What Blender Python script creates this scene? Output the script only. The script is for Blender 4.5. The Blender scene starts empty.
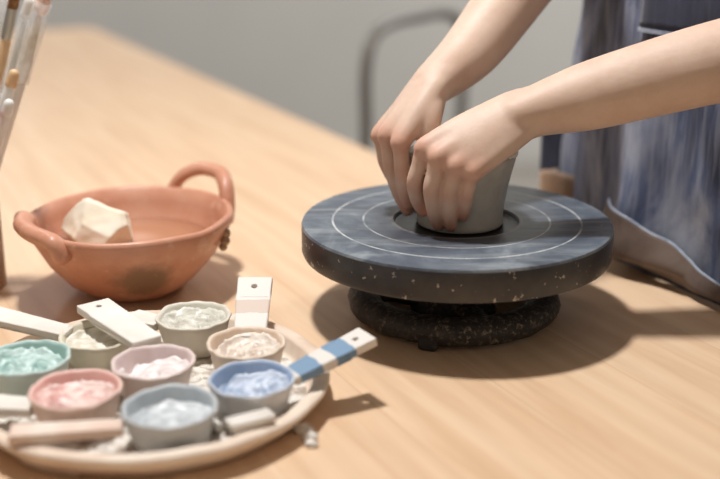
import bpy, bmesh, math, random
from mathutils import Vector, Matrix, noise
random.seed(7)
C = bpy.context.scene.collection
TZ = 0.75                      # table-top height; all z below are measured from the table top
V = Vector
UP = V((0, 0, TZ))

# ------------------------------------------------------------------ materials
def srgb(r, g, b):
    f = lambda c: (c/12.92 if c <= 0.04045 else ((c+0.055)/1.055)**2.4)
    return (f(r/255), f(g/255), f(b/255), 1)

class M:
    def __init__(s, name, rough=0.6, **kw):
        s.m = bpy.data.materials.new(name); s.m.use_nodes = True
        s.t = s.m.node_tree; s.b = s.t.nodes['Principled BSDF']
        s.b.inputs['Roughness'].default_value = rough
        for k, v in kw.items(): s.b.inputs[k.replace('_', ' ')].default_value = v
    def n(s, typ, **kw):
        nd = s.t.nodes.new(typ)
        for k, v in kw.items(): setattr(nd, k, v)
        return nd
    def l(s, a, b): s.t.links.new(a, b)
    def coord(s, scale=(1, 1, 1), rot=(0, 0, 0), kind='Object'):
        c = s.n('ShaderNodeTexCoord'); mp = s.n('ShaderNodeMapping')
        mp.inputs['Scale'].default_value = scale; mp.inputs['Rotation'].default_value = rot
        s.l(c.outputs[kind], mp.inputs['Vector']); return mp.outputs['Vector']
    def noise(s, vec, scale=5, detail=4, rough=0.55, dist=0):
        nd = s.n('ShaderNodeTexNoise'); s.l(vec, nd.inputs['Vector'])
        nd.inputs['Scale'].default_value = scale; nd.inputs['Detail'].default_value = detail
        nd.inputs['Roughness'].default_value = rough; nd.inputs['Distortion'].default_value = dist
        return nd.outputs['Fac']
    def ramp(s, fac, stops, interp='LINEAR'):
        r = s.n('ShaderNodeValToRGB'); s.l(fac, r.inputs['Fac']); cr = r.color_ramp; cr.interpolation = interp
        while len(cr.elements) < len(stops): cr.elements.new(0.5)
        for e, (p, c) in zip(cr.elements, stops):
            e.position = p; e.color = c if len(c) == 4 else (*c, 1)
        return r.outputs['Color']
    def mix(s, fac, a, b, mode='MIX'):
        x = s.n('ShaderNodeMix', data_type='RGBA', blend_type=mode)
        for sock, val in ((x.inputs[0], fac), (x.inputs[6], a), (x.inputs[7], b)):
            if isinstance(val, (int, float, tuple)): sock.default_value = val
            else: s.l(val, sock)
        return x.outputs[2]
    def math(s, op, a, b=0.0, c=None):
        x = s.n('ShaderNodeMath', operation=op)
        for sock, val in zip(x.inputs, (a, b, c)):
            if val is None: continue
            if isinstance(val, (int, float)): sock.default_value = val
            else: s.l(val, sock)
        return x.outputs[0]
    def col(s, c):
        if isinstance(c, tuple): s.b.inputs['Base Color'].default_value = c
        else: s.l(c, s.b.inputs['Base Color'])
        return s
    def rough(s, r): s.l(r, s.b.inputs['Roughness']); return s
    def bump(s, h, strength=0.3, dist=0.002):
        b = s.n('ShaderNodeBump'); s.l(h, b.inputs['Height'])
        b.inputs['Strength'].default_value = strength; b.inputs['Distance'].default_value = dist
        s.l(b.outputs[0], s.b.inputs['Normal']); return s

W0, B0 = (1, 1, 1, 1), (0, 0, 0, 1)

def mottled(name, c1, c2, scale=30, rough=0.7, bump=0.3, bd=0.001, lo=0.35, hi=0.65, dist=0, **kw):
    m = M(name, rough, **kw); v = m.coord(); f = m.noise(v, scale, 5, 0.55, dist)
    m.col(m.ramp(f, [(lo, c1), (hi, c2)]))
    if bump: m.bump(m.noise(v, scale*3, 4), bump, bd)
    return m.m

def mat_table():
    m = M('honey_wood', 0.5)
    v = m.coord((1, 1, 1)); sep = m.n('ShaderNodeSeparateXYZ'); m.l(v, sep.inputs[0])
    lam = m.math('FLOOR', m.math('DIVIDE', sep.outputs['Y'], 0.105))
    wn = m.n('ShaderNodeTexWhiteNoise', noise_dimensions='1D'); m.l(lam, wn.inputs['W'])
    # each lamella gets its own grain offset
    off = m.n('ShaderNodeCombineXYZ'); m.l(m.math('MULTIPLY', wn.outputs['Value'], 13.0), off.inputs['X'])
    add = m.n('ShaderNodeVectorMath', operation='ADD'); m.l(v, add.inputs[0]); m.l(off.outputs[0], add.inputs[1])
    mp = m.n('ShaderNodeMapping'); mp.inputs['Scale'].default_value = (1.6, 20, 1); m.l(add.outputs[0], mp.inputs['Vector'])
    g1 = m.noise(mp.outputs[0], 2.2, 6, 0.6, 0.6)
    mp2 = m.n('ShaderNodeMapping'); mp2.inputs['Scale'].default_value = (1.2, 7, 1); m.l(add.outputs[0], mp2.inputs['Vector'])
    w = m.n('ShaderNodeTexWave', wave_type='BANDS', bands_direction='Y'); m.l(mp2.outputs[0], w.inputs['Vector'])
    w.inputs['Scale'].default_value = 1.6; w.inputs['Distortion'].default_value = 7; w.inputs['Detail'].default_value = 3; w.inputs['Detail Scale'].default_value = 0.8
    base = m.ramp(g1, [(0.25, srgb(208, 170, 134)), (0.5, srgb(224, 191, 156)), (0.75, srgb(232, 204, 172))])
    c = m.mix(m.math('MULTIPLY', w.outputs['Fac'], 0.30), base, srgb(203, 168, 132))
    c = m.mix(m.math('MULTIPLY', wn.outputs['Value'], 0.30), c, srgb(230, 208, 182))
    fr = m.math('FRACT', m.math('DIVIDE', sep.outputs['Y'], 0.105))
    seam = m.math('LESS_THAN', m.math('ABSOLUTE', m.math('SUBTRACT', fr, 0.5)), 0.494)
    c = m.mix(m.math('MULTIPLY', m.math('SUBTRACT', 1.0, seam), 0.22), c, srgb(168, 124, 88))
    m.col(c); m.bump(g1, 0.08, 0.001)
    return m.m

def mat_wheel(top):
    m = M('slate_wheel' + ('_top' if top else '_side'), 0.38)
    v = m.coord(); sep = m.n('ShaderNodeSeparateXYZ'); m.l(v, sep.inputs[0])
    r = m.math('SQRT', m.math('ADD', m.math('MULTIPLY', sep.outputs['X'], sep.outputs['X']), m.math('MULTIPLY', sep.outputs['Y'], sep.outputs['Y'])))
    if top:
        n1 = m.noise(v, 14, 6, 0.65, 0.8)
        c = m.ramp(n1, [(0.3, srgb(64, 71, 82)), (0.52, srgb(90, 99, 110)), (0.72, srgb(140, 148, 154))])
        pa = m.noise(m.coord((4, 30, 1), (0, 0, 0.5)), 3, 4)
        c = m.mix(m.ramp(pa, [(0.5, B0), (0.75, (0.45,)*3)]), c, srgb(172, 178, 178))
        for R, wd, st in ((0.1130, 0.0012, 0.85), (0.0850, 0.0011, 0.85), (0.0588, 0.0024, 0.65)):
            d = m.math('ABSOLUTE', m.math('SUBTRACT', r, R))
            k = m.math('SUBTRACT', 1.0, m.math('DIVIDE', d, wd)); k.node.use_clamp = True
            k = m.math('MINIMUM', m.math('MULTIPLY', k, 2.0), 1.0)
            br = m.ramp(m.noise(v, 60 if wd < 0.002 else 90, 3), [(0.32, (0.25,)*3), (0.55, W0)])
            c = m.mix(m.math('MULTIPLY', m.math('MULTIPLY', k, br), st), c, srgb(205, 207, 205) if wd < 0.002 else srgb(170, 160, 150))
        mid_dark = m.ramp(m.math('ADD', r, m.math('MULTIPLY', m.math('SUBTRACT', n1, 0.5), 0.06)), [(0.070, (0.65,)*3), (0.098, B0)])
        c = m.mix(mid_dark, c, srgb(52, 54, 60))      # darker towards the middle, with a ragged edge
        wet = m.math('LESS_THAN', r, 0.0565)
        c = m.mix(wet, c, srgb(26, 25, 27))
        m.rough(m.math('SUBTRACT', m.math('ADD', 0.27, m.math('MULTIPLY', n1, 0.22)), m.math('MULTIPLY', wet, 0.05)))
    else:
        n1 = m.noise(v, 25, 5)
        c = m.ramp(n1, [(0.35, srgb(38, 38, 42)), (0.65, srgb(66, 63, 62))])
    sp = m.ramp(m.noise(v, 135 if not top else 150, 3, 0.6), [(0.64 if not top else 0.73, B0), (0.68 if not top else 0.77, W0)])
    c = m.mix(m.math('MULTIPLY', m.n('ShaderNodeRGBToBW').outputs[0], 1.0) if False else sp, c, srgb(176, 168, 158))
    m.col(c); m.bump(n1, 0.15, 0.001)
    return m.m

def mat_iron():
    m = M('clay_dusted_iron', 0.65); v = m.coord()
    n1 = m.noise(v, 40, 6, 0.65)
    c = m.ramp(n1, [(0.35, srgb(28, 26, 26)), (0.6, srgb(50, 46, 44)), (0.8, srgb(86, 78, 70))])
    sp = m.ramp(m.noise(v, 230, 5, 0.7), [(0.52, B0), (0.66, W0)])
    ms = m.ramp(m.noise(v, 28, 2), [(0.36, B0), (0.58, W0)])
    c = m.mix(m.mix(1.0, sp, ms, 'MULTIPLY'), c, srgb(138, 126, 108))
    m.col(c); m.bump(m.noise(v, 80, 5, 0.65), 0.8, 0.004); return m.m

def mat_skin():
    m = M('skin', 0.55); v = m.coord()
    n1 = m.noise(v, 34, 6, 0.65)
    c = m.ramp(n1, [(0.3, srgb(210, 179, 158)), (0.7, srgb(221, 194, 174))])
    a = m.n('ShaderNodeAttribute', attribute_name='flush')
    c = m.mix(a.outputs['Fac'], c, srgb(206, 140, 114)); m.col(c)
    m.b.inputs['Subsurface Weight'].default_value = 0.12
    m.b.inputs['Subsurface Radius'].default_value = (0.008, 0.003, 0.0015)
    m.b.inputs['Subsurface Scale'].default_value = 1.0
    m.bump(m.noise(v, 190, 5, 0.65), 0.22, 0.0012); return m.m

def mat_denim(name, dark, mid, light, amt=0.5):
    m = M(name, 0.9); v = m.coord()
    big = m.noise(m.coord((1, 1, 0.45)), 11, 5, 0.6, 0.6)
    c = m.ramp(big, [(0.36, dark), (0.5, mid), (0.68, light)])
    st = m.noise(m.coord((1, 1, 0.05)), 160, 3)
    c = m.mix(m.math('MULTIPLY', m.ramp(st, [(0.45, B0), (0.7, W0)]), amt), c, light)
    wv = m.noise(v, 900, 2)
    c = m.mix(m.math('MULTIPLY', wv, 0.35), c, dark)
    m.col(c); m.bump(wv, 0.4, 0.0006); m.b.inputs['Sheen Weight'].default_value = 0.15
    return m.m

def mat_terra():
    m = M('terracotta', 0.42); v = m.coord()
    n1 = m.noise(v, 16, 5, 0.6)
    c = m.ramp(n1, [(0.3, srgb(190, 128, 100)), (0.55, srgb(206, 148, 120)), (0.75, srgb(214, 166, 140))])
    # smoke-blackened firing mark on the near side
    sep = m.n('ShaderNodeSeparateXYZ'); m.l(v, sep.inputs[0])
    d = m.n('ShaderNodeVectorMath', operation='DISTANCE'); m.l(v, d.inputs[0]); d.inputs[1].default_value = (0.03, -0.085, 0.028)
    dd = m.math('ADD', d.outputs['Value'], m.math('MULTIPLY', m.math('SUBTRACT', n1, 0.5), 0.05))
    c = m.mix(m.ramp(dd, [(0.022, (0.75,)*3), (0.036, B0)]), c, srgb(112, 98, 76))
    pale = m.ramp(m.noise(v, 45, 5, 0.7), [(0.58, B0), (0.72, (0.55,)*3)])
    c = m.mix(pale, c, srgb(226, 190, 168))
    m.col(c); m.bump(m.noise(v, 70, 4), 0.25, 0.0012); return m.m

def mat_glass(name, tint=(0.95, 0.97, 0.98, 1), rough=0.08):
    m = M(name, rough, IOR=1.45); m.col(tint); m.b.inputs['Transmission Weight'].default_value = 0.93
    return m.m

def mat_test_tile(name, bands, tip_white=srgb(222, 216, 208)):
    """flat ceramic tag: colour bands painted across it along its own length (generated X)"""
    m = M(name, 0.55); v = m.coord(kind='Generated'); sep = m.n('ShaderNodeSeparateXYZ'); m.l(v, sep.inputs[0])
    f = m.math('ADD', sep.outputs['X'], m.math('MULTIPLY', m.math('SUBTRACT', m.noise(v, 3, 2), 0.5), 0.06))
    stops = [(0, tip_white)]
    for a, b, c in bands: stops += [(a, c), (b, tip_white)]
    m.col(m.ramp(f, stops, 'CONSTANT')); m.bump(m.noise(m.coord(), 120, 3), 0.2, 0.0006)
    return m.m

MT = {}
MT['table'] = mat_table()
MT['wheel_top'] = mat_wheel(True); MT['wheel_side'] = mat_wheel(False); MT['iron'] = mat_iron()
MT['skin'] = mat_skin()
MT['denim'] = mat_denim('faded_denim', srgb(40, 46, 68), srgb(84, 96, 128), srgb(176, 182, 196), 0.40)
MT['denim_dark'] = mat_denim('dark_denim', srgb(34, 37, 54), srgb(52, 57, 78), srgb(84, 90, 110), 0.25)
MT['denim_hem_shaded'] = mat_denim('shaded_brown_denim', srgb(62, 49, 42), srgb(90, 73, 63), srgb(118, 101, 90), 0.2)  # brown hem cloth, with the shade under the torso put into its colour
MT['denim_pale'] = mat_denim('clay_smeared_denim', srgb(120, 100, 84), srgb(156, 132, 112), srgb(186, 164, 144), 0.3)
MT['thread'] = mottled('pale_blue_thread', srgb(130, 140, 160), srgb(170, 178, 190), 80)
MT['shirt'] = mottled('cream_cotton', srgb(222, 214, 200), srgb(236, 230, 218), 60, 0.9)
MT['trousers'] = mottled('brown_cotton', srgb(84, 66, 58), srgb(104, 84, 72), 40, 0.9)
MT['hair'] = mottled('dark_hair', srgb(30, 22, 18), srgb(52, 38, 30), 60, 0.5)
MT['shoe'] = mottled('shoe_canvas', srgb(60, 60, 64), srgb(80, 80, 84), 60, 0.8)
MT['eye'] = mottled('eye_white', srgb(235, 232, 228), srgb(225, 222, 218), 5, 0.2, 0)
MT['nail'] = mottled('nail', srgb(226, 176, 158), srgb(232, 188, 172), 60, 0.3, 0)
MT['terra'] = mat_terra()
MT['wetclay'] = mottled('wet_grey_clay', srgb(176, 172, 162), srgb(196, 192, 182), 35, 0.42, 0.3, 0.0008)
MT['slip'] = mottled('pale_slip', srgb(214, 208, 198), srgb(234, 230, 222), 60, 0.4, 0.4, 0.001)
MT['sponge'] = mottled('cream_sponge', srgb(238, 230, 206), srgb(248, 243, 226), 40, 0.9, 0.3, 0.001)
MT['water'] = M('murky_water', 0.06, IOR=1.33).col(srgb(178, 128, 98)).m
MT['tray'] = mottled('bisque_tray', srgb(214, 188, 166), srgb(234, 219, 202), 22, 0.8, 0.5, 0.0015)
MT['tray_floor'] = mottled('plaster_tray_floor', srgb(170, 152, 136), srgb(232, 226, 216), 60, 0.85, 0.9, 0.003, 0.36, 0.5)
MT['tile'] = mottled('white_bisque', srgb(216, 209, 199), srgb(230, 225, 216), 25, 0.6, 0.25, 0.0006)
MT['slab'] = mottled('pinkish_bisque', srgb(214, 184, 166), srgb(226, 212, 198), 30, 0.7, 0.25, 0.0006)
MT['wall'] = mottled('grey_plaster', srgb(200, 199, 194), srgb(207, 205, 200), 1.2, 0.95, 0)
MT['floor'] = mottled('grey_concrete', srgb(140, 134, 126), srgb(160, 154, 146), 3, 0.9, 0.1)
MT['steel'] = M('grey_painted_steel', 0.45, Metallic=0.3).col(srgb(132, 128, 122)).m
MT['glass'] = M('clear_plastic', 0.12, IOR=1.45, Alpha=0.20).col(srgb(236, 238, 238)).m
MT['jar'] = mottled('beige_stoneware', srgb(160, 128, 100), srgb(180, 148, 120), 30, 0.5)
MT['bristle'] = mottled('pale_bristle', srgb(212, 196, 170), srgb(236, 224, 204), 200, 0.8, 0.4)
MT['bristle_brown'] = mottled('brown_bristle', srgb(110, 72, 40), srgb(160, 116, 72), 200, 0.8, 0.4)
MT['white_handle'] = mottled('white_lacquer', srgb(222, 219, 212), srgb(238, 236, 230), 20, 0.3, 0)
MT['wood_handle'] = mottled('pale_wood_handle', srgb(216, 176, 132), srgb(232, 200, 160), 20, 0.4, 0)
MT['red_handle'] = mottled('red_lacquer', srgb(190, 44, 48), srgb(206, 60, 62), 20, 0.3, 0)
MT['pink_handle'] = mottled('pink_lacquer', srgb(232, 196, 176), srgb(238, 206, 190), 20, 0.3, 0)
MT['ferrule'] = M('brushed_aluminium', 0.3, Metallic=0.9).col(srgb(190, 188, 180)).m

# ------------------------------------------------------------------ mesh helpers
def obj(name, bm, mat, parent=None, origin=None, smooth=True, label=None, cat=None, group=None, kind=None, rotz=0.0, recalc=True, oval=1.0):
    """mesh in table coordinates (z=0 is the table top) -> one object; top-level origin at `origin`"""
    if recalc: bmesh.ops.recalc_face_normals(bm, faces=bm.faces[:])
    if parent is None:
        o3 = V(origin) if origin is not None else V((0, 0, 0))
        loc = o3 + UP
    else:
        o3 = parent_origin(parent); loc = V((0, 0, 0)); rotz = 0.0
        pr = root_rot(parent)
    R = Matrix.Rotation(-(rotz if parent is None else pr), 4, 'Z')
    bmesh.ops.transform(bm, matrix=R @ Matrix.Diagonal((1, oval, 1, 1)) @ Matrix.Translation(-o3), verts=bm.verts[:])
    me = bpy.data.meshes.new(name); bm.to_mesh(me); bm.free()
    for m in (mat if isinstance(mat, (list, tuple)) else [mat]): me.materials.append(m)
    for p in me.polygons: p.use_smooth = smooth
    o = bpy.data.objects.new(name, me); C.objects.link(o)
    o.location = loc; o.rotation_euler.z = rotz if parent is None else 0
    if parent is not None: o.parent = parent
    tag(o, label, cat, group, kind); return o

def root_of(o):
    while o.parent is not None: o = o.parent
    return o
def parent_origin(o): return root_of(o).location - UP
def root_rot(o): return root_of(o).rotation_euler.z

def tag(o, label=None, cat=None, group=None, kind=None):
    if label: o['label'] = label
    if cat: o['category'] = cat
    if group: o['group'] = group
    if kind: o['kind'] = kind
    return o

def thing(name, loc, label, cat, group=None, rotz=0.0):
    o = bpy.data.objects.new(name, None); C.objects.link(o); o.empty_display_size = 0.02
    o.location = V(loc) + UP; o.rotation_euler.z = rotz
    return tag(o, label, cat, group)

def lathe(prof, center=(0, 0, 0), segs=64, wob=0.0, seed=0.0, close=True, mats=None, freq=1.5):
    """revolve (r, z) profile; mats: material index per profile segment; wob: hand-made wobble in metres"""
    bm = bmesh.new(); rings = []; c = V(center)
    for i, (r, z) in enumerate(prof):
        ring = []
        if r < 1e-6:
            ring = [bm.verts.new(c + V((0, 0, z)))]*segs
        else:
            for k in range(segs):
                a = 2*math.pi*k/segs
                w = wob*noise.noise(V((math.cos(a)*freq+seed, math.sin(a)*freq, z*20+seed)))
                wz = wob*0.7*noise.noise(V((math.cos(a)*freq*1.3+seed+9, math.sin(a)*freq*1.3, 3))) * min(1, z/0.02 if z > 0 else 0)
                ring.append(bm.verts.new(c + V(((r+w)*math.cos(a), (r+w)*math.sin(a), z+wz))))
        rings.append(ring)
    for i in range(len(rings)-1):
        A, B = rings[i], rings[i+1]
        for k in range(segs):
            q = [A[k], A[(k+1) % segs], B[(k+1) % segs], B[k]]
            q = list(dict.fromkeys(q))
            if len(q) > 2:
                f = bm.faces.new(q)
                if mats: f.material_index = mats[i]
    return bm

def frame_from(t, hint):
    t = t.normalized(); x = hint - t*hint.dot(t)
    if x.length < 1e-4: x = t.orthogonal()
    x.normalize(); return x, t.cross(x)

def cat(P, t):
    """Catmull-Rom through list of tuples/vectors at t in [0, n-1]"""
    n = len(P); i = min(int(t), n-2); u = t-i
    p0, p1, p2, p3 = P[max(i-1, 0)], P[i], P[i+1], P[min(i+2, n-1)]
    return 0.5*((2*p1)+(p2-p0)*u+(2*p0-5*p1+4*p2-p3)*u*u+(3*p1-p0-3*p2+p3)*u**3)

def tube(bm, pts, radii, hint=(0, 0, 1), segs=16, step=5, capped=True, closed=False):
    """smooth tapered tube. radii: number or (a, b): a across `hint`-side, b along the other axis. round caps"""
    P = [V(p) for p in pts]; Rr = [V((r, r, 0)) if isinstance(r, (int, float)) else V((r[0], r[1], 0)) for r in radii]
    n = len(P); N = (n-1)*step
    cs = [cat(P, i/step) for i in range(N+1)]; rs = [cat(Rr, i/step) for i in range(N+1)]
    rings = []
    def ring(c, t, r, f=1.0):
        x, y = frame_from(t, V(hint))
        return [bm.verts.new(c + x*(math.cos(2*math.pi*k/segs)*r.x*f) + y*(math.sin(2*math.pi*k/segs)*r.y*f)) for k in range(segs)]
    tan = lambda i: (cs[min(i+1, N)]-cs[max(i-1, 0)])
    if capped:
        t = tan(0).normalized(); r = rs[0]; m = min(r.x, r.y)
        for a in (80, 55, 28):
            rings.append(ring(cs[0]-t*m*math.sin(math.radians(a)), t, r, math.cos(math.radians(a))))
    for i in range(N+1): rings.append(ring(cs[i], tan(i), rs[i]))
    if capped:
        t = tan(N).normalized(); r = rs[N]; m = min(r.x, r.y)
        for a in (28, 55, 80):
            rings.append(ring(cs[N]+t*m*math.sin(math.radians(a)), t, r, math.cos(math.radians(a))))
    fs = []
    for A, B in zip(rings, rings[1:]):
        for k in range(segs): fs.append(bm.faces.new([A[k], A[(k+1) % segs], B[(k+1) % segs], B[k]]))
    if capped:
        bm.faces.new(rings[0][::-1]); bm.faces.new(rings[-1])
    return rings

def tube_obj_bm(*a, **k):
    bm = bmesh.new(); tube(bm, *a, **k); return bm

def ball(bm, c, r, seg=16, rot=None):
    r = V((r, r, r)) if isinstance(r, (int, float)) else V(r)
    mt = Matrix.Translation(V(c)) @ (rot.to_4x4() if rot else Matrix.Identity(4)) @ Matrix.Diagonal((*r, 1))
    bmesh.ops.create_uvsphere(bm, u_segments=seg, v_segments=seg//2+2, radius=1, matrix=mt)

def box(bm, size, mat=Matrix.Identity(4), bev=0.0, segs=2):
    r = bmesh.ops.create_cube(bm, size=1, matrix=mat @ Matrix.Diagonal((*size, 1)))
    if bev:
        es = list({e for v in r['verts'] for e in v.link_edges})
        bmesh.ops.bevel(bm, geom=es, offset=bev, segments=segs, affect='EDGES', profile=0.5)
    return bm

def sheet(fn, nu, nv, thick=0.0, closed_u=False):
    bm = bmesh.new()
    G = [[bm.verts.new(fn(i/(nu if closed_u else nu-1), j/(nv-1))) for i in range(nu)] for j in range(nv)]
    for j in range(nv-1):
        for i in range(nu if closed_u else nu-1):
            bm.faces.new([G[j][i], G[j][(i+1) % nu], G[j+1][(i+1) % nu], G[j+1][i]])
    if thick:
        bmesh.ops.recalc_face_normals(bm, faces=bm.faces[:])
        bmesh.ops.solidify(bm, geom=bm.faces[:], thickness=thick)
    return bm

def mod(o, typ, **kw):
    m = o.modifiers.new(typ.lower(), typ)
    for k, v in kw.items(): setattr(m, k, v)
    return m

# ------------------------------------------------------------------ setting
EDGE = V((0.3431, 1.0261, 0)); ALONG = V((-0.452, 0.892, 0)).normalized(); OUT = V((0.892, 0.452, 0)).normalized()
def L(s, n, z): return EDGE + ALONG*s + OUT*n + V((0, 0, z))      # s along the table's edge, n outward from it
TROT = math.atan2(ALONG.y, ALONG.x)

bm = bmesh.new(); box(bm, (8, 7, 0.1), Matrix.Translation((0, 1.4, -TZ-0.05)))
obj('floor', bm, MT['floor'], origin=(0, 1.4, -TZ), smooth=False, kind='structure')
bm = bmesh.new(); box(bm, (8, 0.12, 2.9), Matrix.Translation((0, 4.66, -TZ+1.45)))
obj('wall_back', bm, MT['wall'], origin=(0, 4.66, -TZ), smooth=False, kind='structure')
bm = bmesh.new(); box(bm, (8, 0.016, 0.09), Matrix.Translation((0, 4.590, -TZ+0.045)), 0.003)
obj('baseboard_back', bm, MT['wall'], origin=(0, 4.59, -TZ), smooth=False, kind='structure')

# table: 2.95 x 1.0, its long far edge is the line through EDGE
corner_s = (V((-0.7388, 3.1174, 0))-EDGE).dot(ALONG)
Lt, Wt = 2.95, 1.0
tc = EDGE + ALONG*(corner_s-Lt/2) - OUT*(Wt/2)
tb = thing('table', (tc.x, tc.y, -TZ), 'long honey-coloured wooden table carrying all the pottery', 'table', rotz=TROT)
TM = Matrix.Translation(tc) @ Matrix.Rotation(TROT, 4, 'Z')
bm = bmesh.new(); box(bm, (Lt, Wt, 0.036), TM @ Matrix.Translation((0, 0, -0.018)))
vert = [e for e in bm.edges if abs((e.verts[0].co-e.verts[1].co).z) > 0.03]
bmesh.ops.bevel(bm, geom=vert, offset=0.05, segments=6, affect='EDGES', profile=0.5)
top = obj('tabletop', bm, MT['table'], tb, smooth=False)
mod(top, 'BEVEL', width=0.004, segments=2, limit_method='ANGLE')
for sx in (-1, 1):
    for sy in (-1, 1):
        bm = bmesh.new(); box(bm, (0.06, 0.06, TZ-0.036), TM @ Matrix.Translation((sx*(Lt/2-0.12), sy*(Wt/2-0.11), -0.036-(TZ-0.036)/2)), 0.004)
        obj('leg', bm, MT['table'], tb, smooth=False)
bm = bmesh.new()
for sy in (-1, 1): box(bm, (Lt-0.3, 0.022, 0.07), TM @ Matrix.Translation((0, sy*(Wt/2-0.11), -0.036-0.035)))
obj('apron_rail', bm, MT['table'], tb, smooth=False)

# ------------------------------------------------------------------ chair behind
ch = thing('chair', (0.0, 2.68, -TZ), 'blurred grey tubular steel chair standing behind the table', 'chair')
CA, CB = V((0.012, 2.40, 0)), V((0.245, 2.75, 0)); cu = (CB-CA).normalized(); cf = V((-cu.y, cu.x, 0)); cw = (CB-CA).length
Q = lambda u, f, z: CA + cu*(u*cw) + cf*f + V((0, 0, z))
bm = tube_obj_bm([Q(-0.01, 0.02, -0.33), Q(0, 0, -0.15), Q(0.0, 0, -0.005), Q(0.07, 0, 0.065), Q(0.25, 0, 0.088), Q(0.5, -0.012, 0.092), Q(0.75, 0, 0.088), Q(0.93, 0, 0.065), Q(1.0, 0, -0.005), Q(1, 0, -0.15), Q(1.01, 0.02, -0.33)],
     [0.013]*11, hint=cf, segs=12)
obj('back_frame', bm, MT['steel'], ch)
bm = bmesh.new(); box(bm, (cw-0.01, 0.40, 0.03), Matrix.Translation(Q(0.5, 0.22, -0.305)) @ Matrix.Rotation(math.atan2(cu.y, cu.x), 4, 'Z'), 0.012, 3)
obj('seat', bm, MT['steel'], ch)
for u, f, du, df in ((0.04, 0.04, -0.02, -0.03), (0.96, 0.04, 0.02, -0.03), (0.04, 0.40, -0.02, 0.03), (0.96, 0.40, 0.02, 0.03)):
    obj('leg', tube_obj_bm([Q(u, f, -0.315), Q(u+du, f+df, -TZ+0.012)], [0.011, 0.011], hint=(0, 1, 0), segs=10), MT['steel'], ch)

# ------------------------------------------------------------------ banding wheel
WC = V((0.0880, 1.0080, 0))
wh = thing('banding_wheel', WC, 'dark slate-grey round pottery banding wheel with white circles on top', 'pottery wheel')
prof = [(0, 0.0855), (0.053, 0.0855), (0.0560, 0.0866), (0.0575, 0.0900), (0.0600, 0.0899), (0.064, 0.0896), (0.1380, 0.0898), (0.1405, 0.0890),
        (0.1415, 0.0868), (0.1415, 0.0640), (0.1400, 0.0605), (0.1360, 0.0593), (0.05, 0.0590), (0, 0.0590)]
mats = [0]*6 + [0] + [0, 1, 1, 1, 1, 1]
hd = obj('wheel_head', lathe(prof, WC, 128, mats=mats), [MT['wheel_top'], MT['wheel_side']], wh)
mod(hd, 'EDGE_SPLIT', split_angle=math.radians(35))
WB = WC + V((-0.001, -0.006, 0))
obj('column', lathe([(0.0, 0.0585), (0.052, 0.0585), (0.054, 0.053), (0.046, 0.046), (0.030, 0.042), (0.027, 0.022), (0.036, 0.010), (0.04, 0.006), (0.0, 0.006)], WB, 48), MT['iron'], wh)
R0 = 0.0835
ringprof = [(R0+0.0145*math.cos(a)*1.0, 0.0155+0.0125*math.sin(a)) for a in [2*math.pi*k/18 for k in range(19)]]
br = obj('base_ring', lathe(ringprof, WB, 96, wob=0.0022, freq=6), MT['iron'], wh)
for k in range(3):
    a = math.radians(-108+120*k); d = V((math.cos(a), math.sin(a), 0))
    bm = bmesh.new(); box(bm, (0.020, 0.018, 0.014), Matrix.Translation(WB+d*0.087+V((0, 0, 0.007))) @ Matrix.Rotation(a, 4, 'Z'), 0.004, 3)
    obj('foot', bm, MT['iron'], br)
for k in range(3):
    a = math.radians(-70+120*k); d = V((math.cos(a), math.sin(a), 0))
    obj('spoke', tube_obj_bm([WB+d*0.03+V((0, 0, 0.013)), WB+d*0.055+V((0, 0, 0.014)), WB+d*0.078+V((0, 0, 0.015))], [(0.007, 0.013), (0.006, 0.010), (0.007, 0.013)], segs=12), MT['iron'], wh)

# ------------------------------------------------------------------ clay cup on the wheel
CC = V((0.0918, 1.0120, 0.0860))
cupprof = [(0, 0.0), (0.0385, 0.0), (0.0398, 0.0018), (0.0390, 0.005), (0.0402, 0.018), (0.0432, 0.038), (0.0470, 0.056), (0.0492, 0.0655),
           (0.0485, 0.0690), (0.0462, 0.0698), (0.0440, 0.0685), (0.0425, 0.063), (0.0395, 0.040), (0.0355, 0.018), (0.030, 0.010), (0, 0.009)]
cupprof = [(q, z if z < 0.03 else 0.03+(z-0.03)*0.945) for q, z in cupprof]
cup = obj('cup', lathe(cupprof, CC, 96, wob=0.0008, mats=[0]*15), [MT['wetclay']], origin=CC,
          label='unfired grey clay cup in the middle of the banding wheel, held by both hands', cat='cup')

bm = bmesh.new()                        # blobs of pale slip left on the rim
for k in range(11):
    a = math.radians(-34+9*k); rr0 = 0.0463+0.0012*noise.noise(V((k, 1, 1)))
    ball(bm, CC+V((math.cos(a)*rr0, math.sin(a)*rr0, 0.0675)), (0.0046, 0.0040, 0.0022+0.0012*(k % 3)), 10)
obj('slip', bm, MT['slip'], cup)

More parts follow.
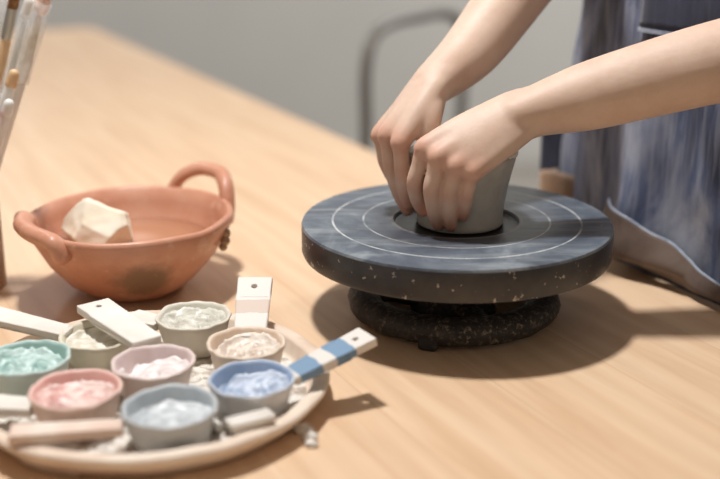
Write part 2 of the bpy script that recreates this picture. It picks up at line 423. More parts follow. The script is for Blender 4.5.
# ------------------------------------------------------------------ terracotta bowl
TC = V((-0.2235, 1.075, 0))
tbowl = thing('handled_bowl', TC, 'round terracotta bowl with two loop handles, filled with muddy water', 'bowl')
bp = [(0, 0.001), (0.038, 0.0), (0.049, 0.003), (0.066, 0.015), (0.083, 0.035), (0.0955, 0.057), (0.1015, 0.0715), (0.1010, 0.0755), (0.0980, 0.0770),
      (0.0945, 0.0755), (0.0905, 0.062), (0.080, 0.040), (0.062, 0.022), (0.045, 0.010), (0, 0.007)]
bp = [(q*0.968, z) for q, z in bp]
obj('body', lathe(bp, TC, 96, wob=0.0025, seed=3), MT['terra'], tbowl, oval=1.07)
def loop_handle(ang, spread, out, up, rad, name='handle', lift=0.0):
    a0, a1 = math.radians(ang-spread), math.radians(ang+spread); R = 0.0945
    p = lambda a, r, z: TC + V((math.cos(a)*r, math.sin(a)*r, z))
    am = math.radians(ang)
    pts = [p(a0-0.05, R+0.003, 0.057+lift), p(a0, R+0.006, 0.071+lift*0.5), p(am-math.radians(spread*0.72), R+out*0.62, 0.073+up*0.62), p(am-math.radians(spread*0.3), R+out*0.95, 0.073+up*0.97),
           p(am+math.radians(spread*0.3), R+out*0.95, 0.073+up*0.97), p(am+math.radians(spread*0.72), R+out*0.62, 0.073+up*0.62), p(a1, R+0.006, 0.071+lift*0.5), p(a1+0.05, R+0.003, 0.057+lift)]
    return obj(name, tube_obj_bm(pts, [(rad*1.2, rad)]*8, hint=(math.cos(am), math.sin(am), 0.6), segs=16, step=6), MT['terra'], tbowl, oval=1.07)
h1 = loop_handle(52, 24, 0.016, 0.023, 0.0066)
h2 = loop_handle(214, 26, 0.007, 0.004, 0.0080, lift=0.006)
bm = bmesh.new()
for q in ((-0.1300, 1.058, 0.061, 0.0055), (-0.1300, 1.056, 0.054, 0.005), (-0.1320, 1.055, 0.048, 0.0042)): ball(bm, q[:3], q[3], 12)
obj('clay_drip', bm, MT['jar'], h1)
obj('water', lathe([(0, 0.0465), (0.05, 0.0466), (0.0800, 0.0468), (0.0793, 0.0450), (0, 0.0450)], TC, 64), MT['water'], tbowl, oval=1.07)

# torn cream sponge lying in the water
bm = bmesh.new(); bmesh.ops.create_icosphere(bm, subdivisions=5, radius=1)
SC = V((-0.2520, 1.070, 0.0620))
# torn chunk: flat facets cut by a handful of random planes, corners rounded by the subdivision
rs_ = random.Random(11); cuts = []
for k in range(15):
    d = V((rs_.gauss(0, 1), rs_.gauss(0, 1), rs_.gauss(0, 1))).normalized(); cuts.append((d, rs_.uniform(0.62, 0.92)))
for v in bm.verts:
    d = v.co.normalized(); q = 1.05
    for cd_, h in cuts:
        dt = d.dot(cd_)
        if dt > 0.05: q = min(q, h/dt)
    q *= 1+0.03*noise.noise(d*2.5)
    p = V((d.x*0.047, d.y*0.034, d.z*0.027))*q
    if d.z > 0: p.z *= 1.0+0.45*max(0, -d.x)
    p.z = max(p.z, -0.0140)
    v.co = SC + Matrix.Rotation(math.radians(-24), 3, 'Z') @ p
sp = obj('sponge', bm, MT['sponge'], origin=SC-V((0, 0, 0.014)), label='torn cream sponge lump floating in the terracotta bowl', cat='sponge')

# ------------------------------------------------------------------ tray of colours
TR = V((-0.163, 0.8165, 0))
DC = ((-0.2055, 0.7585), (-0.1575, 0.8085), (-0.0790, 0.7770), (-0.1330, 0.7290), (-0.0905, 0.8440), (-0.1400, 0.9020), (-0.2130, 0.8715), (-0.2555, 0.8145))
tray = thing('tray', TR, 'round pale bisque tray with a wide flat rim holding the paint dishes', 'tray')
tp = [(0, 0.0), (0.118, 0.0), (0.1235, 0.002), (0.131, 0.010), (0.1385, 0.0175), (0.1395, 0.0205), (0.1375, 0.0222), (0.1290, 0.0222), (0.1265, 0.0200), (0.1245, 0.010), (0.1215, 0.0072), (0.10, 0.0066), (0, 0.0066)]
obj('tray_body', lathe(tp, TR, 144, wob=0.0016, seed=5, freq=3.5, mats=[0]*10+[1, 1]), [MT['tray'], MT['tray_floor']], tray)
bm = bmesh.new()
for k in range(9):                      # pressed clay ridges on the tray's near-left wall
    a = math.radians(238+k*2.3); d = V((math.cos(a), math.sin(a), 0))
    tube(bm, [TR+d*0.1245+V((0, 0, 0.001)), TR+d*0.1300+V((0, 0, 0.008))], [0.0014, 0.0014], segs=8, step=2)
obj('ridge', bm, MT['tray'], tray)
bm = bmesh.new()                        # rubble of dried slip on the tray floor
rr = random.Random(3)
for k in range(260):
    a = rr.uniform(0, 6.283); q = 0.113*math.sqrt(rr.random())
    if any((V((dc[0], dc[1], 0))-TR-V((math.cos(a)*q, math.sin(a)*q, 0))).length < 0.0315 for dc in DC): continue
    ball(bm, TR+V((math.cos(a)*q, math.sin(a)*q, 0.0066)), (rr.uniform(.002, .006), rr.uniform(.002, .005), rr.uniform(.0012, .0028)), 8)
obj('dried_slip', bm, MT['tile'], tray, kind='stuff')

def glaze_bm(c, R, base, amp, seed, fill, swirl):
    """thick paste: smeared up the wall on one side, ridged where the brush has been"""
    nr, ns = 22, 72; bm = bmesh.new(); rings = []
    for i in range(nr+1):
        f = i/nr; ring = []
        if i == 0: ring = [None]
        for k in range(ns):
            a = 2*math.pi*k/ns; x, y = f*math.cos(a), f*math.sin(a)
            tw = 1.6*f; xx, yy = x*math.cos(tw)-y*math.sin(tw), x*math.sin(tw)+y*math.cos(tw)
            p = V((xx*swirl*0.75+seed, yy*swirl*0.95-seed*2, seed*0.7))
            n1 = noise.noise(p); rg = 1-abs(noise.noise(p*2.1+V((3, 1, 0)))); fine = noise.noise(p*5.5)
            z = base + amp*(1.1*n1 + 1.5*(rg-0.80)**1 + 0.10*fine)
            z += fill*(x*math.cos(seed*2.1)+y*math.sin(seed*2.1))
            z += 0.004*max(0, (f-0.80)/0.2)**1.5
            ring.append((V((c.x+R*x, c.y+R*y, c.z+z))))
        rings.append(ring)
    cz = sum((v.z for v in rings[1][-ns:]), 0)/ns
    cv = bm.verts.new(V((c.x, c.y, cz)))
    vr = [[bm.verts.new(p) for p in r[-ns:]] for r in rings[1:]]
    for k in range(ns): bm.faces.new([cv, vr[0][k], vr[0][(k+1) % ns]])
    for A, B in zip(vr, vr[1:]):
        for k in range(ns): bm.faces.new([A[k], B[k], B[(k+1) % ns], A[(k+1) % ns]])
    # skirt so that the paste has a body
    low = [bm.verts.new(V((c.x+(v.co.x-c.x)*0.86, c.y+(v.co.y-c.y)*0.86, c.z+0.0045))) for v in vr[-1]]
    for k in range(ns): bm.faces.new([vr[-1][k], low[k], low[(k+1) % ns], vr[-1][(k+1) % ns]])
    bm.faces.new(low[::-1])
    return bm

def tag_bm(p0, p1, w0, w1, th, roll=0.0, hole=True):
    """flat ceramic handle from p0 (at the dish) to p1 (tip) with a small round hole by the tip; long axis = local X"""
    p0, p1 = V(p0), V(p1); ax = (p1-p0); Ln = ax.length; ax.normalize()
    side = V((0, 0, 1)).cross(ax).normalized(); nrm = ax.cross(side)
    if roll:
        q = Matrix.Rotation(roll, 3, ax); side = q @ side; nrm = q @ nrm
    bm = bmesh.new(); N = 20; hr = 0.0024; hx = Ln-0.0115
    hw = lambda x: 0.5*(w0+(w1-w0)*x/Ln)
    # outer outline: rectangle sampled to N points matched with hole circle points
    cx0 = Ln-0.025
    def outline(t):      # square ring around hole block
        c, s = math.cos(t), math.sin(t); k = 1/max(abs(c), abs(s)); return c*k, s*k
    def vert(x, y, up): return bm.verts.new(p0+ax*x+side*y+nrm*(th/2 if up else -th/2))
    for up in (True, False):
        if hole:
            inn = [vert(hx+hr*math.cos(2*math.pi*k/N), hr*math.sin(2*math.pi*k/N), up) for k in range(N)]
            outr = []
            for k in range(N):
                ox, oy = outline(2*math.pi*(k+0.0)/N + math.pi/4)
                x = (cx0+Ln)/2 + ox*(Ln-cx0)/2; outr.append(vert(x, oy*hw(x), up))
            # rotate the circle list so that angles match
            sh = N//8
            for k in range(N):
                a, b = outr[k], outr[(k+1) % N]; i0, i1 = inn[(k+2) % N], inn[(k+3) % N]
                bm.faces.new([a, b, i1, i0])
            if up: T = (inn, outr)
            else:
                for A, B in zip((T[0],), (inn,)):
                    for k in range(N): bm.faces.new([A[k], A[(k+1) % N], B[(k+1) % N], B[k]])
                for k in range(N):
                    bm.faces.new([T[1][k], outr[k], outr[(k+1) % N], T[1][(k+1) % N]])
    # shaft
    mx = Matrix((( *( ax.x, side.x, nrm.x), 0), (ax.y, side.y, nrm.y, 0), (ax.z, side.z, nrm.z, 0), (0, 0, 0, 1)))
    Ls = cx0 if hole else Ln
    r = bmesh.ops.create_cube(bm, size=1, matrix=Matrix.Translation(p0+ax*(Ls/2)) @ mx @ Matrix.Diagonal((Ls, 1, th, 1)))
    for v in r['verts']:
        d = v.co-p0; x = d.dot(ax); y = d.dot(side)
        v.co += side*(math.copysign(hw(x), y)-y)
    bmesh.ops.remove_doubles(bm, verts=bm.verts[:], dist=0.00005)
    return bm, ax

FL = 0.0074
def paint_dish(nm, c, R, H, cols, handle, label, base=0.012, amp=0.0035, fill=0.004, seed=1.0, swirl=2.2, bands=(), w=(0.021, 0.026), lump=0.0, roll=0.0, hole=True, hmat='tile'):
    z0 = FL + lump; c = V((c[0], c[1], z0))
    root = thing('paint_dish', c, label, 'paint dish', 'paint dishes on the tray')
    out, inn, paste, paste2 = [srgb(*[int(0.88*ch_+0.12*205) for ch_ in q]) for q in cols]
    m_out = mottled(nm+'_outside', out, tuple(min(1, x*1.10) for x in out[:3])+(1,), 60, 0.6, 0.3, 0.0006)
    m_in = mottled(nm+'_inside', inn, tuple(0.75*a+0.25*b for a, b in zip(inn, paste)), 70, 0.5, 0.3, 0.0006)
    m_p = mottled(nm+'_paste', tuple(0.85*q for q in paste2[:3])+(1,), paste, 40, 0.4, 0.5, 0.0010, 0.40, 0.54, 1.6)
    m_rim = mottled(nm+'_rim', tuple(0.5*a+0.5*b for a, b in zip(inn, out)), tuple(min(1, 1.08*x) for x in out[:3])+(1,), 90, 0.55, 0.4, 0.0008)
    k = R/0.032
    pr = [(0, 0.0), (0.0225*k, 0.0), (0.0245*k, 0.0015), (0.0275*k, H*0.4), (0.0303*k, H*0.80), (0.0322*k, H*0.96), (0.0318*k, H), (0.0300*k, H*1.005), (0.0285*k, H*0.93), (0.0268*k, H*0.6), (0.0235*k, H*0.25), (0.018*k, 0.0045), (0, 0.004)]
    obj('dish_body', lathe(pr, c, 96, wob=0.0015, freq=2.6, seed=seed*3, mats=[0]*5+[2]*2+[1]*5), [m_out, m_in, m_rim], root, oval=1.06)
    if handle:
        p0, p1 = V(handle[0]), V(handle[1])
        bm, ax = tag_bm(p0, p1, w[0], w[1], 0.0070, roll, hole)
        # build along the tag's own axes so that its bands follow its length
        hm = mat_test_tile(nm+'_tag', bands) if bands else MT[hmat]
        th = bpy.data.meshes.new('handle')
        q = ax.to_track_quat('X', 'Z'); inv = q.to_matrix().to_4x4().inverted()
        bmesh.ops.transform(bm, matrix=inv @ Matrix.Translation(-p0), verts=bm.verts[:])
        bmesh.ops.recalc_face_normals(bm, faces=bm.faces[:]); bm.to_mesh(th); bm.free(); th.materials.append(hm)
        ho = bpy.data.objects.new('handle', th); C.objects.link(ho); ho.parent = root
        ho.location = p0-c; ho.rotation_euler = q.to_euler()
        mod(ho, 'BEVEL', width=0.0009, segments=2, limit_method='ANGLE')
    obj('paint', glaze_bm(c, 0.0272*k, base, amp, seed, fill, swirl), m_p, root, oval=1.06)
    return root

dishes = [
 ('pink', (-0.2055, 0.7585), 0.0330, 0.0295, [(226, 198, 182), (226, 166, 154), (240, 216, 206), (221, 158, 148)], ((-0.236, 0.757, 0.022), (-0.300, 0.752, 0.030)),
   'pink paint dish at the left front of the tray, with darker rose streaks', dict(seed=2.3, base=0.0220, amp=0.0032, swirl=1.9)),
 ('lilac', (-0.1575, 0.8085), 0.0318, 0.0290, [(224, 204, 194), (214, 188, 184), (240, 232, 228), (228, 212, 208)], ((-0.168, 0.842, 0.037), (-0.2270, 0.914, 0.0415)),
   'pale lilac paint dish in the centre of the tray', dict(seed=4.1, base=0.0180, amp=0.0026, fill=-0.004, swirl=1.4, w=(0.026, 0.030))),
 ('blue', (-0.0800, 0.7775), 0.0318, 0.0290, [(206, 206, 206), (130, 154, 188), (204, 214, 228), (152, 174, 202)], ((-0.053, 0.790, 0.031), (0.0065, 0.826, 0.0495)),
   'blue paint dish with a blue-striped white handle over the tray edge', dict(seed=6.2, base=0.0165, amp=0.0032, swirl=1.8, bands=((0.06, 0.33, srgb(116, 146, 174)), (0.50, 0.74, srgb(116, 146, 174))))),
 ('greyblue', (-0.1330, 0.7325), 0.0335, 0.0285, [(182, 184, 184), (168, 176, 180), (216, 220, 222), (184, 190, 194)], ((-0.163, 0.7160, 0.0270), (-0.238, 0.7050, 0.0272)),
   'blue-grey paint dish at the front of the tray', dict(seed=8.4, base=0.0175, amp=0.0022, swirl=1.3, hole=False, w=(0.016, 0.020), hmat='slab')),
 ('tan', (-0.0905, 0.8465), 0.0318, 0.0290, [(222, 204, 186), (220, 192, 166), (234, 222, 206), (212, 190, 170)], ((-0.0905, 0.8740, 0.027), (-0.0905, 0.938, 0.056)),
   'sandy tan paint dish at the right of the tray, its tag-like handle pointing back', dict(seed=3.3, base=0.0175, amp=0.0034, swirl=2.6, w=(0.026, 0.030), bands=((0.38, 0.60, srgb(206, 186, 170)),))),
 ('whitegrey', (-0.1400, 0.9020), 0.0315, 0.0300, [(212, 202, 184), (216, 210, 194), (222, 219, 206), (196, 190, 174)], ((-0.168, 0.905, 0.0275), (-0.198, 0.921, 0.0275)),
   'grey-white paint dish at the back of the tray, heaped with ridged paste', dict(seed=5.7, base=0.0225, amp=0.0032, fill=0.001, swirl=2.4, hole=False)),
 ('cream', (-0.2130, 0.8715), 0.0325, 0.0260, [(214, 204, 182), (222, 212, 188), (243, 239, 226), (230, 222, 200)], ((-0.240, 0.880, 0.029), (-0.318, 0.897, 0.042)),
   'cream paint dish at the back left of the tray, before the terracotta bowl', dict(seed=7.9, base=0.0165, amp=0.0020, fill=-0.003, swirl=1.5)),
 ('teal', (-0.2555, 0.8145), 0.0325, 0.0300, [(198, 212, 204), (154, 188, 180), (192, 216, 209), (142, 180, 172)], ((-0.287, 0.820, 0.028), (-0.350, 0.830, 0.036)),
   'teal-green paint dish at the left edge of the picture', dict(seed=1.2, base=0.0195, amp=0.0036, swirl=2.2)),
]
for nm, c, R, H, cols, hnd, lab, kw in dishes: paint_dish(nm, c, R, H, cols, hnd, lab, **kw)

# loose white tile pieces on the tray's near rim
for i, (x, y, z, rz, sx, sy, lab) in enumerate([
   (-0.0770, 0.7290, 0.0262, 0.55, 0.034, 0.015, 'white tile fragment on the tray rim in front of the blue dish'),
   (-0.1065, 0.7550, 0.0118, -0.85, 0.022, 0.010, 'white tile fragment on the tray floor between blue and blue-grey dishes')]):
    bm = bmesh.new(); box(bm, (sx, sy, 0.006), Matrix.Translation((x, y, z)) @ Matrix.Rotation(rz, 4, 'Z'), 0.0015, 2)
    for v in bm.verts: v.co += V((noise.noise(v.co*90), noise.noise(v.co*90+V((5, 0, 0))), 0))*0.0015
    obj('tile_fragment', bm, MT['tile'], origin=(x, y, z-0.003), label=lab, cat='tile fragment', group='loose tile fragments')
# crumbs of clay on the table
for x, y, r, lab in ((-0.0420, 0.7610, 0.0055, 'largest clay crumb on the table, closest to the tray'),
                     (-0.0370, 0.7500, 0.0046, 'middle clay crumb of the three on the table by the tray'),
                     (-0.0350, 0.7400, 0.0038, 'smallest clay crumb, farthest from the tray')):
    bm = bmesh.new(); bmesh.ops.create_icosphere(bm, subdivisions=3, radius=1)
    for v in bm.verts:
        d = v.co.copy(); f = 1+0.45*noise.noise(d*1.7+V((x*300, 0, 0)))
        v.co = V((x, y, r*0.55)) + V((d.x*r*1.3, d.y*r*0.9, max(d.z*r*0.75, -r*0.55)))*f
        v.co.z = max(v.co.z, 0.0)
    obj('clay_crumb', bm, MT['slip'], origin=(x, y, 0), label=lab, cat='clay crumb', group='clay crumbs by the tray')

# ------------------------------------------------------------------ jar of brushes at the left
JC = V((-0.387, 1.075, 0))
jar = thing('brush_jar', JC, 'beige jar at the left edge holding the brushes', 'jar')
obj('jar_body', lathe([(0, 0), (0.032, 0), (0.0345, 0.002), (0.035, 0.006), (0.035, 0.078), (0.0355, 0.083), (0.0345, 0.085), (0.0325, 0.083), (0.0318, 0.078), (0.0315, 0.008), (0, 0.006)], JC, 64), MT['jar'], jar)
def brush(name, cat_, label, p0, p1, rs, secs, sleeve=None):
    """secs: list of (part, material, t0, t1, r0, r1) along p0->p1"""
    p0, p1 = V(p0), V(p1); root = thing(name, p0, label, cat_, 'brushes and tools in the jar')
    for part, m, t0, t1, r0, r1 in secs:
        a, b = p0.lerp(p1, t0), p0.lerp(p1, t1)
        obj(part, tube_obj_bm([a, a.lerp(b, .33), a.lerp(b, .67), b], [r0, r0*.67+r1*.33, r0*.33+r1*.67, r1], hint=(0, 1, 0), segs=16, step=2), MT[m], root)
    if sleeve:
        t0, t1, r = sleeve; a, b = p0.lerp(p1, t0), p0.lerp(p1, t1)
        bm = bmesh.new(); t = (b-a).normalized(); x, y = frame_from(t, V((0, 1, 0)))
        rings = []
        for (c, rr_) in ((a, r), (b, r), (b, r-0.0008), (a, r-0.0008)):
            rings.append([bm.verts.new(c+x*math.cos(6.2832*k/28)*rr_+y*math.sin(6.2832*k/28)*rr_) for k in range(28)])
        for i in range(4):
            A, B = rings[i], rings[(i+1) % 4]
            for k in range(28): bm.faces.new([A[k], A[(k+1) % 28], B[(k+1) % 28], B[k]])
        obj('clear_sleeve', bm, MT['glass'], root)
    return root
brush('brush', 'brush', 'brush with wide clear plastic sleeve and pink tip, rightmost in the jar', (-0.3945, 1.0815, 0.012), (-0.2925, 1.084, 0.281), 0, [
    ('handle', 'white_handle', 0.0, 0.70, 0.0040, 0.0062), ('ferrule', 'bristle', 0.72, 0.80, 0.0064, 0.0060), ('bristles', 'bristle', 0.80, 0.93, 0.0058, 0.0030), ('tip_cap', 'pink_handle', 0.965, 1.0, 0.0070, 0.0062)], (0.71, 0.985, 0.0086))
brush('brush', 'brush', 'white-capped brush in a narrow clear sleeve, second from right in the jar', (-0.4035, 1.0905, 0.012), (-0.310, 1.0965, 0.276), 0, [
    ('handle', 'white_handle', 0.0, 0.66, 0.0040, 0.0050), ('bristles', 'white_handle', 0.67, 0.92, 0.0036, 0.0026), ('tip_cap', 'white_handle', 0.955, 1.0, 0.0062, 0.0056)], (0.64, 0.96, 0.0066))
brush('brush', 'brush', 'brush in clear sleeve at the very left edge of the picture', (-0.411, 1.080, 0.012), (-0.325, 1.080, 0.300), 0, [
    ('handle', 'white_handle', 0.0, 0.62, 0.0038, 0.0046), ('bristles', 'bristle', 0.64, 0.86, 0.0034, 0.0024)], (0.62, 0.98, 0.0062))
brush('brush', 'brush', 'brush with brown bristles pointing up at the top left corner', (-0.3965, 1.1010, 0.012), (-0.322, 1.104, 0.300), 0, [
    ('handle', 'wood_handle', 0.0, 0.80, 0.0036, 0.0046), ('ferrule', 'ferrule', 0.80, 0.90, 0.0052, 0.0056), ('bristles', 'bristle_brown', 0.90, 1.0, 0.0060, 0.0075)])
brush('modelling_tool', 'tool', 'tool with rounded pale orange wooden end among the brushes', (-0.3995, 1.068, 0.012), (-0.3220, 1.0665, 0.213), 0, [
    ('shaft', 'white_handle', 0.0, 0.95, 0.0040, 0.0052), ('rounded_end', 'wood_handle', 0.955, 1.0, 0.0058, 0.0050)])
brush('modelling_tool', 'tool', 'tool with rounded white end, lowest of the brushes', (-0.389, 1.059, 0.012), (-0.3260, 1.0555, 0.187), 0, [
    ('shaft', 'white_handle', 0.0, 0.95, 0.0038, 0.0046), ('rounded_end', 'white_handle', 0.955, 1.0, 0.0056, 0.0050)])
brush('modelling_tool', 'tool', 'tool with a red end at the left edge of the picture', (-0.400, 1.056, 0.012), (-0.3370, 1.046, 0.178), 0, [
    ('shaft', 'white_handle', 0.0, 0.94, 0.0034, 0.0040), ('rounded_end', 'red_handle', 0.95, 1.0, 0.0046, 0.0042)])

# ------------------------------------------------------------------ the potter
body = bmesh.new()
S0, N0 = 0.085, 0.145
LW, LE, LS = V((0.1339, 0.985, 0.1892)), V((0.374, 1.005, 0.2487)), L(-0.085, 0.130, 0.47)
RW, RE, RS = V((0.0646, 1.040, 0.2067)), V((0.200, 1.200, 0.338)), L(0.255, 0.130, 0.48)
# torso, neck
tube(body, [L(S0, N0+0.02, 0.02), L(S0, N0+0.02, 0.14), L(S0, N0+0.01, 0.27), L(S0, N0, 0.40), L(S0, N0, 0.49), L(S0, N0-0.005, 0.54)],
     [(0.165, 0.105), (0.160, 0.105), (0.130, 0.092), (0.150, 0.100), (0.150, 0.085), (0.075, 0.060)], hint=ALONG, segs=28)
tube(body, [L(S0, N0-0.005, 0.52), L(S0, N0-0.02, 0.60), L(S0, N0-0.035, 0.66)], [0.054, 0.050, 0.052], hint=ALONG)
HC = L(S0, N0-0.055, 0.725)
face = (-OUT + V((0, 0, -0.75))).normalized()           # looking down at the cup
hup = (V((0, 0, 1))-face*face.z).normalized(); hx = face.cross(hup)
HM = Matrix((hx, face, hup)).transposed()
H = lambda x, y, z: HC + HM @ V((x, y, z))              # x: to her side, y: out of the face, z: crown
ball(body, H(0, -0.008, 0.022), (0.073, 0.092, 0.090), 28, HM)
ball(body, H(0, 0.030, -0.035), (0.058, 0.055, 0.070), 24, HM)
ball(body, H(0, 0.058, -0.082), (0.026, 0.024, 0.022), 16, HM)
tube(body, [H(0, 0.078, 0.012), H(0, 0.090, -0.012), H(0, 0.101, -0.030)], [0.008, 0.009, 0.012], hint=hx, segs=10)
for sx in (-1, 1):
    ball(body, H(sx*0.0105, 0.092, -0.033), 0.0075, 10, HM); ball(body, H(sx*0.074, -0.005, -0.008), (0.008, 0.018, 0.030), 14, HM)
    ball(body, H(sx*0.034, 0.060, -0.025), (0.024, 0.022, 0.020), 14, HM); ball(body, H(sx*0.030, 0.072, 0.022), (0.024, 0.012, 0.008), 12, HM)
tube(body, [H(-0.020, 0.076, -0.056), H(0, 0.086, -0.054), H(0.020, 0.076, -0.056)], [0.003, 0.0055, 0.003], hint=hup, segs=10)
tube(body, [H(-0.016, 0.076, -0.063), H(0, 0.085, -0.064), H(0.016, 0.076, -0.063)], [0.003, 0.0062, 0.003], hint=hup, segs=10)
# arms  (hint = direction across the wide axis of the forearm)
def arm(S, E, F, W, wr):
    tube(body, [S, S.lerp(E, .5), E], [0.052, 0.046, 0.040], segs=22)
    tube(body, [E]+F+[W], wr, hint=(0, -1, 0.4), segs=24)
arm(LS, LE, [V((0.296, 1.000, 0.2312)), V((0.209, 0.993, 0.2088)), V((0.1741, 0.990, 0.1997))], LW,
    [(0.037, 0.038), (0.0355, 0.0355), (0.0305, 0.031), (0.0265, 0.0265), (0.0235, 0.0190)])
arm(RS, RE, [V((0.1441, 1.130, 0.2745)), V((0.103, 1.080, 0.2317))], RW,
    [(0.038, 0.039), (0.0325, 0.0325), (0.0265, 0.0275), (0.0215, 0.0195)])
FL_PTS = []       # flush (redder skin) centres
KEEP = []         # finger joints: smoothed less than the rest of the skin
def hand(F, W, mcps, fingers, rad, thumb, rt):
    n = len(mcps); mc_ = [V(m) for m in mcps]; wdir = (mc_[0]-mc_[-1]).normalized(); M_ = sum(mc_, V())/n
    ax = (M_-W).normalized()
    # back of the hand: one flattened sweep continuing the forearm
    tube(body, [F, F.lerp(W, .6), W, W.lerp(M_, .35)+V((0, 0, 0.0015)), W.lerp(M_, .7)+V((0, -0.0005, 0.002)), M_-ax*0.004],
         [(0.0235, 0.0215), (0.0235, 0.0195), (0.0245, 0.0180), (0.0265, 0.0155), (0.0265, 0.0122), (0.0255, 0.0090)], hint=wdir, segs=28)
    for i, (mc, fg) in enumerate(zip(mc_, fingers)):
        w0 = W + wdir*(0.0150*(1-2*i/(n-1)))
        tube(body, [w0, w0.lerp(mc, 0.5)+V((0, 0, 0.0005)), mc], [0.0120, 0.0122, 0.0098], segs=14)
        r = rad[i]; f0, f1, f2 = [V(q) for q in fg]
        tube(body, [mc, mc.lerp(f0, 0.5), f0, f1, f2], [r*1.10, r*1.00, r*1.00, r*0.93, r*0.80], hint=wdir, segs=16)
        ball(body, mc+(mc-V(fg[1])).normalized()*0.0010, r*1.14, 14)
        FL_PTS.append((mc, 0.012)); FL_PTS.append((f0, 0.008)); FL_PTS.append((f2, 0.015))
        KEEP.extend([mc.lerp(f0, .5), mc.lerp(f0, .75), f0, f0.lerp(f1, .5), f1, f2])
    tube(body, thumb, rt, segs=14); KEEP.extend([V(q) for q in thumb[2:]])
Lm = [(0.055, 0.965, 0.1663), (0.0664, 0.9545, 0.1612), (0.0815, 0.95, 0.1545), (0.0956, 0.948, 0.1503)]
Lf = [[(0.0477, 0.967, 0.1347), (0.0511, 0.976, 0.1166), (0.056, 0.9795, 0.1064)],
      [(0.0614, 0.9555, 0.1314), (0.0651, 0.964, 0.11), (0.0689, 0.9715, 0.0967)],
      [(0.0768, 0.953, 0.1295), (0.078, 0.9595, 0.1101), (0.0797, 0.966, 0.0974)],
      [(0.0914, 0.953, 0.1281), (0.0908, 0.9605, 0.1143), (0.0903, 0.965, 0.1063)]]
wd = V((-0.55, 0.10, 0.30)).normalized()
hand(V((0.1741, 0.990, 0.1997)), LW, Lm, Lf, [0.0074, 0.0075, 0.0073, 0.0064],
     [LW+V((-0.012, 0.004, -0.004)), V((0.098, 0.983, 0.178)), V((0.0785, 0.987, 0.1675)), V((0.0728, 0.9920, 0.146)), V((0.0728, 0.9935, 0.126))], [0.0150, 0.0130, 0.0102, 0.0085, 0.0070])
Rm = [(0.0355, 0.9920, 0.1655), (0.0240, 1.0090, 0.1680), (0.0185, 1.0290, 0.1640), (0.0210, 1.0460, 0.1580)]
Rf = [[(0.0375, 0.9940, 0.1396), (0.0402, 0.9975, 0.1201), (0.0436, 1.0000, 0.1068)],
      [(0.0280, 1.0085, 0.1392), (0.0350, 1.0080, 0.1155), (0.0432, 1.0065, 0.0991)],
      [(0.0240, 1.0300, 0.1370), (0.0345, 1.0270, 0.1170), (0.0430, 1.0260, 0.1030)],
      [(0.0310, 1.0480, 0.1350), (0.0415, 1.0440, 0.1200), (0.0480, 1.0420, 0.1100)]]
hand(V((0.103, 1.080, 0.2317)), RW, Rm, Rf, [0.0072, 0.0072, 0.0070, 0.0061],
     [RW+V((0.0, -0.010, -0.008)), V((0.062, 1.012, 0.188)), V((0.0600, 1.004, 0.172)), V((0.0615, 1.003, 0.150)), V((0.0645, 1.005, 0.130))], [0.0145, 0.0130, 0.0108, 0.0090, 0.0072])

BASE = L(S0, N0, -TZ)
bmesh.ops.recalc_face_normals(body, faces=body.faces[:])
tmp = bpy.data.meshes.new('tmp'); body.to_mesh(tmp); body.free()
to = bpy.data.objects.new('tmp', tmp); C.objects.link(to)
mod(to, 'REMESH', mode='VOXEL', voxel_size=0.0012, adaptivity=0.0)
mod(to, 'SMOOTH', factor=0.5, iterations=3)
bpy.context.view_layer.update()
import numpy as np
def bake(o):
    dg = bpy.context.evaluated_depsgraph_get()
    me = bpy.data.meshes.new_from_object(o.evaluated_get(dg), depsgraph=dg); old = o.data; mt = o
    bpy.data.objects.remove(o); bpy.data.meshes.remove(old); return me
pm = bake(to)
co = np.empty(len(pm.vertices)*3); pm.vertices.foreach_get('co', co); co = co.reshape(-1, 3)
dmin = np.full(len(co), 9.0)
for k in KEEP: dmin = np.minimum(dmin, np.linalg.norm(co-np.array(k), axis=1))
wt = np.clip((dmin-0.0095)/0.012, 0.04, 1)
ed = np.empty(len(pm.edges)*2, dtype=np.int32); pm.edges.foreach_get('vertices', ed); ed = ed.reshape(-1, 2)
deg = np.bincount(ed.ravel(), minlength=len(co)).astype(float)[:, None]
for it in range(45):
    acc = np.zeros_like(co)
    for ax_ in range(3):
        acc[:, ax_] = np.bincount(ed[:, 0], weights=co[ed[:, 1], ax_], minlength=len(co)) + np.bincount(ed[:, 1], weights=co[ed[:, 0], ax_], minlength=len(co))
    lap = acc/deg - co
    co = co + lap*wt[:, None]*(0.62 if it % 2 == 0 else (-0.60 if it % 6 == 1 else 0.5))
pm.vertices.foreach_set('co', co.ravel()); pm.update()
to = bpy.data.objects.new('tmp', pm); C.objects.link(to); mod(to, 'DECIMATE', ratio=0.22)
bpy.context.view_layer.update(); pm = bake(to)
pm.name = 'person'; pm.transform(Matrix.Translation(-BASE))
at = pm.attributes.new('flush', 'FLOAT', 'POINT')
co = np.empty(len(pm.vertices)*3); pm.vertices.foreach_get('co', co); co = co.reshape(-1, 3)
fl = np.zeros(len(co))
for p, r in FL_PTS:
    d = np.linalg.norm(co-np.array(p-BASE), axis=1); fl = np.maximum(fl, 0.78*np.exp(-(d/r)**2))
at.data.foreach_set('value', fl.astype(np.float32))
pm.materials.clear(); pm.materials.append(MT['skin'])
for p in pm.polygons: p.use_smooth = True
person = bpy.data.objects.new('person', pm); C.objects.link(person); person.location = BASE + UP
tag(person, 'person in a denim apron standing at the table, shaping the clay cup', 'person')

